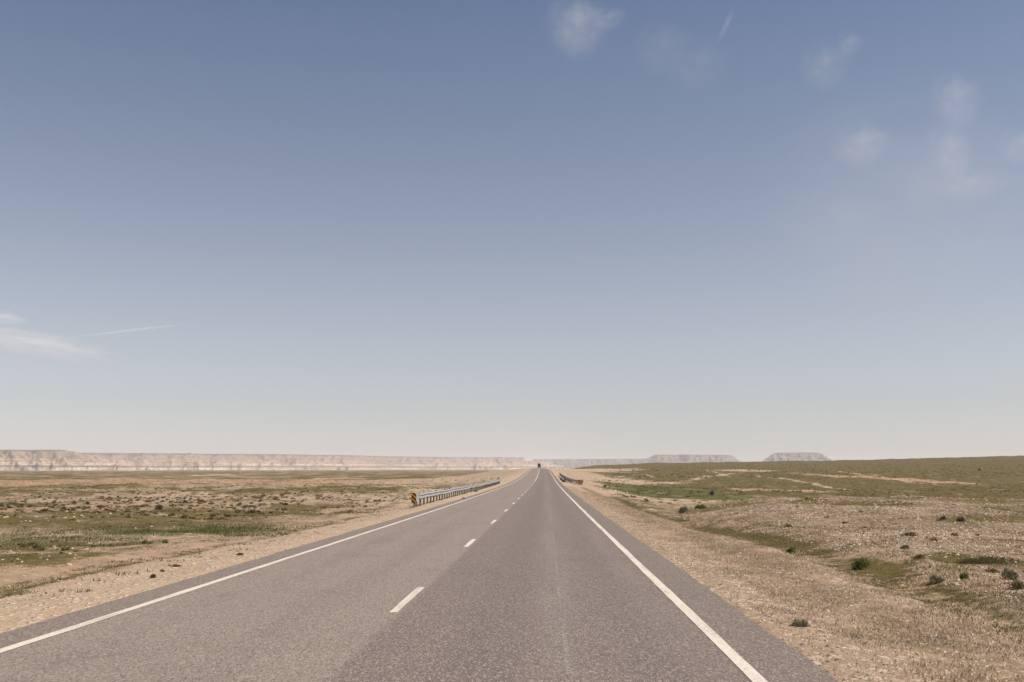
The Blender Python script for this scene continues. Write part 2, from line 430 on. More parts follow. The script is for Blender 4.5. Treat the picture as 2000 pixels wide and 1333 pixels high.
# ------------------------------------------------------------------ road
def asphalt_material():
    m = NT("aged_asphalt")
    P = m.geo(); S = m.n("ShaderNodeAttribute", attribute_name="across").outputs["Fac"]
    agg = m.n("ShaderNodeTexVoronoi", feature='F1'); m.l(m.mapping(P, (1.0, 0.33, 1.0)), agg.inputs["Vector"]); agg.inputs["Scale"].default_value = 74.0
    agg2 = m.n("ShaderNodeTexVoronoi", feature='F1'); m.l(P, agg2.inputs["Vector"]); agg2.inputs["Scale"].default_value = 16.0
    grit = m.noise(P, 30.0, 4, 0.75)
    long_ = m.noise(m.mapping(P, (1.6, 0.06, 1.0)), 1.0, 4, 0.6)
    blot = m.noise(P, 0.35, 4, 0.6)
    Sw = m.math('ADD', S, m.math('MULTIPLY', m.math('SUBTRACT', m.noise(m.mapping(P, (1.0, 0.12, 1)), 1.3, 2), 0.5), 0.16))
    laneR = m.ramp(Sw, -0.12, 0.04)
    c = m.mix(laneR, (0.205, 0.160, 0.128), (0.145, 0.110, 0.091))
    # worn paler wheel paths, tar-dark shoulders
    def band(c0, w):
        d_ = m.math('ABSOLUTE', m.math('SUBTRACT', Sw, c0)); return m.ramp(d_, w, w * 0.25)
    wear = m.math('MULTIPLY', m.ramp(long_, 0.38, 0.62), 0.7)
    c = m.mix(m.math('MULTIPLY', band(1.92, 0.40), wear), c, (0.190, 0.155, 0.128))
    c = m.mix(m.math('MULTIPLY', band(3.25, 0.40), m.math('MULTIPLY', wear, 0.5)), c, (0.165, 0.132, 0.112))
    c = m.mix(m.math('MULTIPLY', band(-2.6, 0.5), m.math('MULTIPLY', wear, 0.45)), c, (0.145, 0.116, 0.098))
    c = m.mix(m.math('MULTIPLY', band(1.15, 0.55), 0.35), c, (0.105, 0.080, 0.067))
    c = m.mix(m.math('MULTIPLY', band(2.75, 0.45), 0.30), c, (0.105, 0.080, 0.067))
    c = m.mix(m.math('MULTIPLY', band(-1.35, 0.6), m.math('MULTIPLY', wear, 0.5)), c, (0.150, 0.118, 0.096))
    seam = m.math('MULTIPLY', band(1.99, 0.035), m.ramp(m.noise(m.mapping(P, (3.0, 0.5, 1)), 1.0, 3), 0.45, 0.6))
    c = m.mix(m.math('MULTIPLY', seam, 0.45), c, (0.26, 0.215, 0.175))
    stain = m.ramp(m.noise(m.mapping(P, (0.9, 0.22, 1)), 1.0, 5, 0.7), 0.60, 0.74)
    c = m.mix(m.math('MULTIPLY', stain, 0.5), c, (0.090, 0.070, 0.060))
    sh = m.ramp(m.math('ABSOLUTE', Sw), 3.55, 3.80)
    c = m.mix(m.math('MULTIPLY', sh, 0.65), c, (0.146, 0.110, 0.088))
    c = m.mix(m.ramp(blot, 0.52, 0.75), c, m.mix(0.25, c, (0.08, 0.065, 0.058)))
    # chippings: pale and dark stones
    cs = m.n("ShaderNodeSeparateColor"); m.l(agg.outputs["Color"], cs.inputs[0])
    c = m.mix(m.math('MULTIPLY', m.ramp(cs.outputs[0], 0.58, 0.95), 0.52), c, (0.36, 0.295, 0.245))
    c = m.mix(m.math('MULTIPLY', m.ramp(cs.outputs[1], 0.56, 0.95), 0.52), c, (0.060, 0.047, 0.039))
    c = m.mix(m.math('MULTIPLY', m.ramp(grit, 0.5, 0.75), 0.35), c, (0.075, 0.060, 0.050))
    m.color(c); m.set(0.82, 0, 0.35)
    h = m.math('ADD', m.math('MULTIPLY', m.math('SUBTRACT', 1.0, agg.outputs["Distance"]), 0.006), m.math('MULTIPLY', agg2.outputs["Distance"], 0.004))
    m.bump(h, 0.8, 1.0)
    return m.mat

def paint_material():
    m = NT("road_paint")
    P = m.geo()
    n1 = m.noise(P, 26.0, 4, 0.7); n2 = m.noise(m.mapping(P, (1, 0.15, 1)), 3.0, 3)
    c = m.mix(m.ramp(n1, 0.50, 0.70), (0.56, 0.485, 0.405), (0.36, 0.295, 0.24))
    chip = m.ramp(m.math('ADD', m.noise(P, 55.0, 3, 0.7), m.math('MULTIPLY', m.noise(m.mapping(P, (6.0, 0.5, 1)), 1.0, 3), 0.5)), 0.80, 0.93)
    c = m.mix(chip, c, (0.17, 0.135, 0.11))
    c = m.mix(m.ramp(n2, 0.62, 0.8), c, (0.40, 0.34, 0.29))
    m.color(c); m.set(0.7, 0, 0.3)
    return m.mat

ASPHALT, PAINT = asphalt_material(), paint_material()

def strip_along(name, ys, s_edges, lift, mat, parent=None, jag=0.0, seed=0):
    """a sheet following the road, s_edges: offsets from the centre line"""
    s_edges = np.array(s_edges, float)
    S, Yy = np.meshgrid(s_edges, ys)
    if jag:
        S = S.copy()
        S[:, 0] += jag * fbm(ys, ys * 0 + 3.3, 1.7, 3, seed) + 0.6 * jag * fbm(ys, ys * 0 + 8.1, 7, 2, seed + 1)
        S[:, -1] += jag * fbm(ys, ys * 0 + 13.7, 1.7, 3, seed + 2) + 0.6 * jag * fbm(ys, ys * 0 + 18.1, 7, 2, seed + 3)
    X = road_x(Yy) + S; Z = road_z(S, Yy) + lift
    me = np_mesh(name, np.stack([X, Yy, Z], -1).reshape(-1, 3), grid_faces(len(ys), len(s_edges)), 4, mat, False)
    at = me.attributes.new("across", 'FLOAT', 'POINT'); at.data.foreach_set("value", S.ravel().astype(np.float32))
    return link(name, me, parent)

def ysteps(y0, y1):
    out = [y0]
    while out[-1] < y1 - 1e-6:
        y = out[-1]
        out.append(min(y1, y + (0.35 if abs(y) < 45 else 1.0 if y < 140 else 4.0)))
    return np.array(out)

ys = ysteps(-14.0, 1140.0)
s_cols = [-HALF, -HALF + 0.02, -3.66, -2.4, -1.2, 0, 1.2, 2.4, 3.66, HALF - 0.02, HALF]
road = strip_along("road", ys, s_cols, 0.0, ASPHALT, None, 0.05, 50)
# turn the rim of the sheet down so the asphalt has a broken edge of some thickness
co = np.empty(len(road.data.vertices) * 3, np.float32); road.data.vertices.foreach_get("co", co); co = co.reshape(-1, len(s_cols), 3)
for e, i in ((0, 1), (-1, -2)):
    co[:, i, 0] = co[:, e, 0] + (0.03 if e == 0 else -0.03); co[:, e, 2] -= 0.09
road.data.vertices.foreach_set("co", co.ravel()); road.data.update()
tag(road, "two-lane grey asphalt road running straight to the horizon", None, None, "structure")
for s0 in (-3.69, 3.62):
    strip_along("edge_line", ys[(ys > -12)], [s0 - 0.068, s0 + 0.068], 0.005, PAINT, road, 0.016, 70 + int(s0))
for k in range(-1, 15):
    yc = 15.1 + 12.19 * k
    strip_along("lane_dash", np.linspace(yc - 1.52, yc + 1.52, 18), [-0.205, -0.090], 0.005, PAINT, road, 0.02, 90 + k)
strip_along("centre_line", ysteps(193.0, 1120.0), [-0.215, -0.085], 0.005, PAINT, road)


# ------------------------------------------------------------------ escarpment and buttes
def strata_material(name, base, top, pinkish):
    m = NT(name)
    P = m.geo(); sp = m.n("ShaderNodeSeparateXYZ"); m.l(P, sp.inputs[0])
    e = m.n("ShaderNodeAttribute", attribute_name="level").outputs["Fac"]          # 0 at the foot, 1 at the rim
    w = m.noise(P, 0.006, 4, 0.6); w2 = m.noise(P, 0.03, 4, 0.65); w0 = m.noise(P, 0.0017, 3, 0.55)
    ee = m.math('ADD', e, m.math('MULTIPLY', m.math('SUBTRACT', w, 0.5), 0.10))
    c = m.mix(m.ramp(w, 0.35, 0.65), (0.330, 0.220, 0.142) if pinkish else (0.17, 0.125, 0.10), (0.235, 0.160, 0.110) if pinkish else (0.15, 0.112, 0.092))
    rib = m.n("ShaderNodeAttribute", attribute_name="rib").outputs["Fac"]           # gully shade and lit ribs put into the colour by ridge shape
    c = m.mix(m.math('MULTIPLY', m.ramp(rib, 0.50, 0.18), 0.38 if pinkish else 0.2), c, (0.080, 0.060, 0.047))
    c = m.mix(m.math('MULTIPLY', m.ramp(rib, 0.55, 0.85), 0.55), c, (0.39, 0.270, 0.180) if pinkish else (0.24, 0.18, 0.14))
    c = m.mix(m.ramp(w2, 0.50, 0.68), c, (0.095, 0.070, 0.055))
    # thin broken ledges
    led = m.math('SINE', m.math('MULTIPLY', m.math('ADD', e, m.math('MULTIPLY', m.math('SUBTRACT', w2, 0.5), 0.07)), 52.0))
    c = m.mix(m.math('MULTIPLY', m.math('MULTIPLY', m.ramp(led, 0.35, 0.9), m.ramp(w, 0.40, 0.62)), 0.75), c, (0.43, 0.335, 0.245) if pinkish else (0.25, 0.20, 0.165))
    # bright chalk bands
    def band(c0, w0):
        d_ = m.math('ABSOLUTE', m.math('SUBTRACT', ee, c0)); return m.ramp(d_, w0, w0 * 0.45)
    c = m.mix(m.math('MULTIPLY', m.math('MULTIPLY', band(0.085, 0.07), m.ramp(w2, 0.34, 0.55)), m.ramp(w0, 0.30, 0.62)), c, (0.47, 0.405, 0.34))
    c = m.mix(m.math('MULTIPLY', m.math('MULTIPLY', band(0.33, 0.075), m.ramp(w2, 0.38, 0.58)), m.ramp(w0, 0.62, 0.36)), c, (0.43, 0.35, 0.28))
    c = m.mix(m.math('MULTIPLY', band(0.78, 0.10), m.ramp(w2, 0.46, 0.62)), c, (0.36, 0.30, 0.25))
    c = m.mix(m.math('MULTIPLY', band(0.20, 0.045), 0.9), c, (0.105, 0.088, 0.070))
    c = m.mix(m.math('MULTIPLY', m.ramp(ee, 0.52, 0.72), 0.6), c, m.mix(m.ramp(w2, 0.40, 0.60), (0.215, 0.165, 0.130), (0.105, 0.083, 0.068)))
    c = m.mix(m.ramp(ee, 0.90, 0.97), c, (0.115, 0.095, 0.080))
    m.color(c); m.set(0.95, 0, 0.1)
    m.bump(m.math('MULTIPLY', w2, 14.0), 0.6, 1.0)
    return m.mat

STRATA_NEAR = strata_material("chalk_strata", -16, 100, True)

def mesa(name, label, px_pts, dist_pts, top_y, seed, depth=900.0, scale=1.0, flat=True, mat=None, right_end=None, left_end=None, colw=1.3, end_k=1.0, relief=1.0):
    """eroded tableland: its front foot lies at the distances given for the columns of the photograph"""
    pxs = np.arange(px_pts[0], px_pts[-1] + 0.01, colw)
    az = np.arctan((pxs - 1066) / F_PX)
    D0 = np.interp(pxs, px_pts, dist_pts)
    top = np.interp(pxs, px_pts, [(914 - t) / F_PX * d for t, d in zip(top_y, dist_pts)])     # rim height above eye level
    prof_t = np.unique(np.concatenate([np.linspace(-120, 40, 22), np.linspace(40, 560 * scale, 105), np.linspace(560 * scale, depth + 400, 10)]))
    T, A = np.meshgrid(prof_t, az, indexing='ij'); D0g = np.tile(D0, (len(prof_t), 1)); Top = np.tile(top, (len(prof_t), 1))
    Rr = (D0g + T) / np.cos(A)
    X = Rr * np.sin(A); Y = Rr * np.cos(A)
    base = natural_zrel(X, Y)
    along = A * D0g                                   # gullies run down the slope: long across, short along the front
    def ridge(sc, sd, st=0.55):
        q = 0; amp = 1.0
        for k in range(3):
            q = q + amp * (1 - 2.2 * np.abs(perlin(along / (sc / 2 ** k) + 0.35 * perlin(T / 140.0, along / 200.0, sd + 40), T * st / (sc / 2 ** k), sd + 7 * k)))
            amp *= 0.5
        return q / 1.75
    g1 = ridge(230 * scale, seed); g2 = ridge(85 * scale, seed + 3, 0.7)
    gul = np.clip(0.5 - 0.5 * g1, 0, 1); big = fbm(X, Y, 520 * scale, 3, seed + 5)
    sp = T + 75 * scale * (g1 - 0.4) + 26 * scale * (g2 - 0.4) - 200 * scale * big - 60 * scale
    # ends of the table slope down to the plain
    if right_end is not None:
        pe = np.tile(pxs, (len(prof_t), 1)); m_per_px = D0g / F_PX
        sp = np.minimum(sp, ((right_end - pe) * m_per_px - 55 * gul * scale + 15 * big) * end_k)
    if left_end is not None:
        pe = np.tile(pxs, (len(prof_t), 1)); m_per_px = D0g / F_PX
        sp = np.minimum(sp, ((pe - left_end) * m_per_px - 55 * gul * scale + 15 * big) * end_k)
    g3 = ridge(48 * scale, seed + 60, 0.5)
    sp = sp + 34 * scale * (g3 - 0.45) * (1 - sstep(60, 160, sp / scale))
    lvl = np.interp(sp / scale, [0, 14, 26, 75, 95, 128, 210, 330, 372, 392, 420, 900],
                    [0, .07, .13, .20, .30, .40, .55, .80, .90, .985, 1.0, 1.0])
    hump = sstep(0.0, 0.15, lvl) * (1 - sstep(0.80, 0.97, lvl))
    lvl2 = np.clip(lvl + hump * relief * (0.32 * (g1 - 0.40) + 0.18 * (g2 - 0.40) + 0.05 * fbm(X, Y, 45 * scale, 3, seed + 9)), 0, 1.02)
    Z = base + (Top - base) * lvl2 + CAM_H - 1.5 * (lvl <= 0)
    Z = Z + (fbm(X, Y, 700, 2, seed + 20) * 1.2) * sstep(0.9, 1, lvl)
    me = np_mesh(name, np.stack([X, Y, Z], -1).reshape(-1, 3), grid_faces(len(prof_t), len(az)), 4, mat or STRATA_NEAR, True)
    at = me.attributes.new("level", 'FLOAT', 'POINT'); at.data.foreach_set("value", lvl2.ravel().astype(np.float32))
    rib = np.clip(0.55 * g1 + 0.45 * g2, 0, 1)
    ra = me.attributes.new("rib", 'FLOAT', 'POINT'); ra.data.foreach_set("value", rib.ravel().astype(np.float32))
    o = link(name, me); tag(o, label, None, None, "structure")
    return o

mesa("escarpment", "long pale banded escarpment with chalk bands along the left horizon", [-260, 0, 60, 160, 300, 560, 680, 760, 900, 1085, 1130],
     [5900, 6100, 6200, 6300, 6500, 7100, 7500, 8100, 8900, 9600, 9900],
     [881, 881.5, 882, 882.6, 883.5, 886, 887.6, 890.5, 892.5, 893.2, 894.0], 201, scale=1.15, right_end=1108)
mesa("headland", "nearest pinkish headland of the cliffs at the left edge", [-260, 0, 100, 160, 215, 330, 420], [5200, 5250, 5300, 5400, 5500, 5650, 5700],
     [873, 875.5, 876.5, 878, 881, 884, 886], 231, scale=0.9, right_end=262)
STRATA_FAR = strata_material("dusty_strata", -16, 100, False)
mesa("far_plateau", "low hazy plateau to the right of the road's end", [1040, 1100, 1180, 1270, 1380], [11800, 11600, 11400, 11200, 11000],
     [897, 897, 896.6, 895.6, 896.5], 261, scale=1.0, right_end=1375, mat=STRATA_FAR, relief=0.55)
mesa("mesa", "broad hazy flat-topped mesa beyond the green slope", [1225, 1275, 1285, 1330, 1400, 1440, 1500], [10600, 10500, 10500, 10400, 10400, 10400, 10400],
     [888.2, 888.0, 887.8, 887.5, 888.3, 889.0, 890.5], 291, scale=0.85, left_end=1234, right_end=1462, end_k=1.75, mat=STRATA_FAR, relief=0.55)
mesa("butte", "small trapezoid butte standing alone beyond the green slope", [1465, 1500, 1520, 1590, 1640], [9800, 9800, 9800, 9800, 9800],
     [884.4, 884.3, 884.2, 884.0, 884.0], 321, scale=0.72, left_end=1466, right_end=1634, end_k=1.45, mat=STRATA_FAR, relief=0.55)
mesa("distant_hill", "faint low hill behind the grassy crest at the right edge", [1900, 1960, 2060, 2200], [11500, 11500, 11500, 11500],
     [888, 887.5, 887, 887], 351, scale=0.9, left_end=1925, mat=STRATA_FAR, relief=0.55)

# ------------------------------------------------------------------ simple materials
def plain(name, col, rough=0.6, metal=0.0, spec=0.4, var=0.25, scale=6.0):
    m = NT(name)
    n = m.noise(m.obj(), scale, 4, 0.6)
    m.color(m.mix(m.math('MULTIPLY', m.ramp(n, 0.4, 0.7), var), col, tuple(c * 0.45 for c in col)))
    m.set(rough, metal, spec)
    return m.mat

GALV = plain("galvanised_steel", (0.31, 0.305, 0.30), 0.55, 0.3, 0.5, 0.3, 3.0)
POST = plain("weathered_steel", (0.20, 0.175, 0.155), 0.7, 0.3, 0.3, 0.5, 5.0)
YELLOW = plain("marker_yellow", (0.72, 0.34, 0.03), 0.5, 0, 0.4, 0.15)
BLACK = plain("marker_black", (0.018, 0.013, 0.011), 0.6, 0, 0.3, 0.2)
CREAM = plain("reflector_white", (0.85, 0.82, 0.74), 0.3, 0, 0.6, 0.05)
CONCRETE = plain("concrete", (0.34, 0.29, 0.25), 0.9, 0, 0.2, 0.4, 2.0)

def box_vf(x0, x1, y0, y1, z0, z1, bev=0.0):
    v = [(x0, y0, z0), (x1, y0, z0), (x1, y1, z0), (x0, y1, z0), (x0, y0, z1), (x1, y0, z1), (x1, y1, z1), (x0, y1, z1)]
    f = [(0, 3, 2, 1), (4, 5, 6, 7), (0, 1, 5, 4), (1, 2, 6, 5), (2, 3, 7, 6), (3, 0, 4, 7)]
    return v, f

def box_mesh(name, x0, x1, y0, y1, z0, z1, mat, bev=0.0):
    import bmesh
    v, f = box_vf(x0, x1, y0, y1, z0, z1)
    me = bpy.data.meshes.new(name); me.from_pydata(v, [], f)
    if bev:
        bm = bmesh.new(); bm.from_mesh(me)
        bmesh.ops.bevel(bm, geom=list(bm.edges), offset=bev, segments=2, affect='EDGES', profile=0.6)
        bm.to_mesh(me); bm.free()
    me.materials.append(mat); me.update()
    return me

def empty(name, loc, rz=0.0):
    o = bpy.data.objects.new(name, None); COL.objects.link(o)
    o.location = loc; o.rotation_euler = (0, 0, rz); o.empty_display_size = 0.2
    return o

def gz(x, y):
    return float(ground_z(np.array([x]), np.array([y]))[0])

# W-shaped beam profile (offset towards traffic, height)
WPROF = [(0.000, -0.155), (0.028, -0.150), (0.078, -0.108), (0.078, -0.070), (0.010, -0.018), (0.010, 0.018), (0.078, 0.070), (0.078, 0.108), (0.028, 0.150), (0.000, 0.155)]

def beam_mesh(length, face):
    """beam along +y, corrugations bulging towards +x*face"""
    v = []; n = len(WPROF)
    for y in (0.0, length):
        for t in (0.0, -0.012):
            for (a, h) in WPROF: v.append(((a + t) * face, y, h))
    f = []
    for i in range(n - 1):
        f.append((i, i + 1, 2 * n + i + 1, 2 * n + i)); f.append((n + i, 3 * n + i, 3 * n + i + 1, n + i + 1))
        f.append((i, n + i, n + i + 1, i + 1)); f.append((2 * n + i, 2 * n + i + 1, 3 * n + i + 1, 3 * n + i))
    f.append((0, 2 * n, 3 * n, n)); f.append((n - 1, 2 * n - 1, 4 * n - 1, 3 * n - 1))
    me = bpy.data.meshes.new("beam_section"); me.from_pydata(v, [], f); me.materials.append(GALV); me.update()
    return me

def guard_rail(label, path, face, group=None, n_ref=True):
    """path: list of (x, y) points on the ground; face +1 bulges to the right"""
    P = [np.array(p, float) for p in path]
    seg = [np.linalg.norm(b - a) for a, b in zip(P[:-1], P[1:])]; total = sum(seg)
    def at(d):
        for a, b, L in zip(P[:-1], P[1:], seg):
            if d <= L + 1e-9: return a + (b - a) * (d / L)
            d -= L
        return P[-1]
    step = 1.905; n = int(total / step)
    x0, y0 = P[0]
    root = empty("guard_rail", (x0, y0, gz(x0, y0))); tag(root, label, "guard rail", group)
    pm = box_mesh("post", -0.045, 0.045, -0.075, 0.075, -0.35, 0.72, POST)
    bm_ = box_mesh("spacer_block", -0.06, 0.06, -0.05, 0.05, 0.38, 0.70, POST)
    rm = box_mesh("reflector", -0.02, 0.02, -0.012, 0.012, -0.06, 0.06, CREAM)
    O = Vector(root.location)
    zs = lambda d: max(gz(*at(d)), float(road_z(4.4, at(d)[1])) - 0.35)
    for k in range(n + 1):
        p = at(k * step); z = zs(k * step)
        o = link("post", pm, root, Vector((p[0] - 0.13 * face, p[1], z)) - O)
        o.rotation_euler = (random.uniform(-.015, .015), random.uniform(-.02, .02), 0)
        link("spacer_block", bm_, root, Vector((p[0] - 0.03 * face - 0.03 * face, p[1], z)) - O)
    k = 0
    while k < n:
        a = at(k * step); b = at(min(n, k + 2) * step)
        za, zb = zs(k * step) + 0.56, zs(min(n, k + 2) * step) + 0.56
        v = Vector((b[0] - a[0], b[1] - a[1], zb - za)); L = v.length
        o = link("beam_section", beam_mesh(1.0, face), root, Vector((a[0], a[1], za)) - O)
        o.rotation_euler = (math.asin(v.z / L), 0, math.atan2(-v.x, v.y)); o.scale = (1, L + 0.05, 1)
        if n_ref:
            c = (Vector((a[0], a[1], za)) + Vector((0.045 * face, 0, 0.0))) - O
            link("reflector", rm, root, c)
        k += 2
    return root, at, zs

RX = -7.34
left_path = [(RX + (road_x(y) + 1.793), y) for y in (61.2, 90, 120, 150, 172)]
rail, at_l, zs_l = guard_rail("long galvanised guard rail on dark posts along the left verge", left_path, 1)
# flared end shoe of the near end
v, f = box_vf(-0.02, 0.012, -0.85, 0.02, 0.34, 0.76)
shoe = mesh_obj("end_shoe", [(a - (0.10 if b < 0 else 0), b, c + (0.04 if b < 0 and c > .5 else -0.03 if b < 0 else 0)) for a, b, c in v], f, GALV, rail)
mesh_obj("end_post", *box_vf(-0.22, -0.10, -0.75, -0.60, -0.3, 0.70), POST, rail)

right_path = [(5.15, 168.0), (4.35, 182.0), (3.95, 200.0), (3.75, 225.0), (3.55, 279.0)]
rail2, at_r, zs_r = guard_rail("short dark guard rail flaring away from the road on the right verge", right_path, -1, None, False)
mesh_obj("end_shoe", *box_vf(-0.35, 0.75, -0.05, 0.0, 0.22, 0.80), GALV, rail2)

# low dark kerb wall of the culvert beside the right-hand rail
kw = empty("culvert_kerb", (3.25, 183.0, gz(3.25, 183.0))); tag(kw, "low dark culvert kerb between road and right-hand guard rail", "kerb")
DARKWALL = plain("stained_concrete", (0.15, 0.125, 0.105), 0.9, 0, 0.2, 0.4, 2.0)
zk0, zk1 = gz(3.25, 183.0), float(road_z(5.2, 236.0)) - 0.1
v = []
for (yy, zz) in ((183.0, zk0), (236.0, zk1)):
    xx = 3.25 + float(road_x(yy)) + 1.793
    for (a, h) in ((-0.12, -0.4), (0.12, -0.4), (0.10, 0.30), (-0.10, 0.30)):
        v.append((xx + a - 3.25, yy - 183.0, zz + h - zk0))
mesh_obj("kerb_wall", v, [(0, 1, 2, 3), (4, 7, 6, 5), (0, 4, 5, 1), (1, 5, 6, 2), (2, 6, 7, 3), (3, 7, 4, 0)], DARKWALL, kw)
mesh_obj("end_block", *box_vf(-0.17, 0.17, -0.32, -0.01, -0.4, 0.55), DARKWALL, kw)

# ------------------------------------------------------------------ striped object markers
def clip_poly(poly, W, H):
    def cl(p, inside, inter):
        out = []
        for i, b in enumerate(p):
            a = p[i - 1]
            if inside(b):
                if not inside(a): out.append(inter(a, b))
                out.append(b)
            elif inside(a): out.append(inter(a, b))
        return out
    for ax, lim, sg in ((0, -W / 2, 1), (0, W / 2, -1), (1, 0, 1), (1, H, -1)):
        def inside(q, ax=ax, lim=lim, sg=sg): return (q[ax] - lim) * sg >= 0
        def inter(a, b, ax=ax, lim=lim):
            t = (lim - a[ax]) / (b[ax] - a[ax]); return (a[0] + t * (b[0] - a[0]), a[1] + t * (b[1] - a[1]))
        if not poly: return poly
        poly = cl(poly, inside, inter)
    return poly

def marker(label, x, y, W, H, lift, slope, first, z=None, back=False, nb=5.0):
    z = gz(x, y) if z is None else z
    root = empty("marker_sign", (x, y, z), 0.0 if not back else math.pi); tag(root, label, "road sign")
    link("panel", box_mesh("panel", -W / 2, W / 2, -0.006, 0.006, lift, lift + H, YELLOW, 0.004), root)
    if back: link("back_plate", box_mesh("back_plate", -W / 2, W / 2, 0.0065, 0.0078, lift, lift + H, POST), root)
    bw = H / nb
    for k in range(-4, 9):
        if (k + first) % 2: continue
        b = k * bw; t = slope
        poly = [(-W, b - t * -W), (W, b - t * W), (W, b + bw - t * W), (-W, b + bw - t * -W)]
        poly = clip_poly(poly, W - 0.006, H - 0.006)
        if len(poly) < 3: continue
        n = len(poly)
        vv = [(p[0], -0.0105, p[1] + lift + 0.003) for p in poly] + [(p[0], -0.0062, p[1] + lift + 0.003) for p in poly]
        ff = [tuple(range(n)), tuple(range(2 * n - 1, n - 1, -1))] + [((i + 1) % n, i, n + i, n + (i + 1) % n) for i in range(n)]
        mesh_obj("stripe", vv, ff, BLACK, root)
    link("post", box_mesh("post", -0.025, 0.025, 0.008, 0.05, -0.4, lift + H * 0.85, GALV), root)
    for hh in (0.12, 0.45):
        link("bolt", box_mesh("bolt", -0.012, 0.012, -0.016, -0.0107, lift + hh, lift + hh + 0.02, GALV, 0.003), root)
    return root

marker("yellow and black striped marker sign at the near end of the long guard rail", -7.30, 58.6, 0.28, 0.58, 0.27, 0.95, 0)
marker("small striped marker sign beside the short guard rail on the right", 5.45, 167.0, 0.50, 0.78, 0.10, -1.0, 1, z=float(gz(5.45, 167.0)), nb=3.6)
marker("dark back of a marker sign at the far end of the long guard rail", RX - 0.35 + float(road_x(173)) + 1.793, 173.0, 0.26, 0.55, 0.45, 0.95, 0, back=True)

# ------------------------------------------------------------------ lorry far down the road
def lorry():
    yc = 905.0; sx = 1.75; x = float(road_x(yc)) + sx; z = float(road_z(sx, yc))
    root = empty("lorry", (x, y0 := yc, z)); tag(root, "dark lorry seen from behind far down the road", "lorry")
    TARP = plain("dark_tarpaulin", (0.035, 0.030, 0.028), 0.7, 0, 0.3, 0.3, 1.0)
    RUB = plain("tyre_rubber", (0.012, 0.011, 0.011), 0.9, 0, 0.2)
    RED = plain("tail_light_red", (0.35, 0.02, 0.015), 0.4)
    link("body", box_mesh("body", -1.22, 1.22, 0.0, 9.5, 1.35, 3.75, TARP, 0.10), root)
    d = link("tailgate", box_mesh("tailgate", -1.18, 1.18, -0.05, -0.005, 1.25, 2.30, BLACK, 0.02), root)
    link("latch", box_mesh("latch", -0.05, 0.05, -0.09, -0.055, 1.5, 2.1, GALV), d)
    link("roof_bow", box_mesh("roof_bow", -0.75, 0.75, 0.1, 9.4, 3.76, 3.98, TARP, 0.09), root)
    link("chassis", box_mesh("chassis", -0.55, 0.55, 0.2, 12.0, 0.85, 1.20, BLACK, 0.03), root)
    link("cab", box_mesh("cab", -1.2, 1.2, 9.9, 12.1, 0.75, 3.5, TARP, 0.15), root)
    link("bumper", box_mesh("bumper", -1.2, 1.2, -0.08, 0.05, 0.62, 0.80, BLACK, 0.02), root)
    link("bumper_mount", box_mesh("bumper_mount", -0.45, 0.45, 0.06, 0.25, 0.60, 1.2, BLACK), root)
    link("number_plate", box_mesh("number_plate", 0.45, 0.97, -0.11, -0.085, 0.98, 1.10, CREAM), root)
    lm = box_mesh("tail_light", -0.18, 0.18, -0.13, -0.085, 0.86, 0.97, RED, 0.01)
    for sg in (-1, 1): link("tail_light", lm, root, (sg * 0.95, 0, 0))
    # wheels: tyre ring with rim
    def wheel_mesh():
        n = 20; v = []; f = []
        prof = [(0.28, -0.14), (0.46, -0.15), (0.50, -0.11), (0.50, 0.11), (0.46, 0.15), (0.28, 0.14)]
        for i in range(n):
            a = 2 * math.pi * i / n
            for (r, xx) in prof: v.append((xx, r * math.cos(a), r * math.sin(a)))
        m = len(prof)
        for i in range(n):
            for j in range(m):
                f.append((i * m + j, ((i + 1) % n) * m + j, ((i + 1) % n) * m + (j + 1) % m, i * m + (j + 1) % m))
        me = bpy.data.meshes.new("wheel"); me.from_pydata(v, [], f); me.materials.append(RUB); me.update(); return me
    def rim_mesh():
        n = 20; v = []; f = []
        for xx in (-0.06, 0.06):
            for i in range(n):
                a = 2 * math.pi * i / n; v.append((xx, 0.285 * math.cos(a), 0.285 * math.sin(a)))
        f = [tuple(range(n)), tuple(range(2 * n - 1, n - 1, -1))] + [((i + 1) % n, i, n + i, n + (i + 1) % n) for i in range(n)]
        me = bpy.data.meshes.new("rim"); me.from_pydata(v, [], f); me.materials.append(GALV); me.update(); return me
    wm, rm = wheel_mesh(), rim_mesh()
    for yy in (1.4, 2.7, 10.9):
        for xx in ((-1.03, -0.68, 0.68, 1.03) if yy < 5 else (-1.0, 1.0)):
            w = link("wheel", wm, root, (xx, yy, 0.5)); link("rim", rm, w)
    fm = box_mesh("mud_flap", -0.32, 0.32, 0.60, 0.63, 0.22, 0.95, RUB)
    for sg in (-1, 1): link("mud_flap", fm, root, (sg * 0.85, 0, 0))
lorry()

# ------------------------------------------------------------------ plants
def leaf_material(name, a, b, c):
    m = NT(name)
    r = m.geo("Random Per Island")
    oi = m.n("ShaderNodeObjectInfo").outputs["Random"]
    col = m.mix(m.ramp(r, 0.0, 1.0), a, b)
    col = m.mix(m.math('MULTIPLY', m.ramp(oi, 0.3, 1.0), 0.6), col, c)
    m.color(col); m.set(0.9, 0, 0.05)
    tr = m.n("ShaderNodeBsdfTranslucent"); m.l(col, tr.inputs["Color"])
    mx = m.n("ShaderNodeMixShader"); mx.inputs[0].default_value = 0.38
    m.l(m.bsdf.outputs[0], mx.inputs[1]); m.l(tr.outputs[0], mx.inputs[2]); m.l(mx.outputs[0], m.out.inputs["Surface"])
    return m.mat

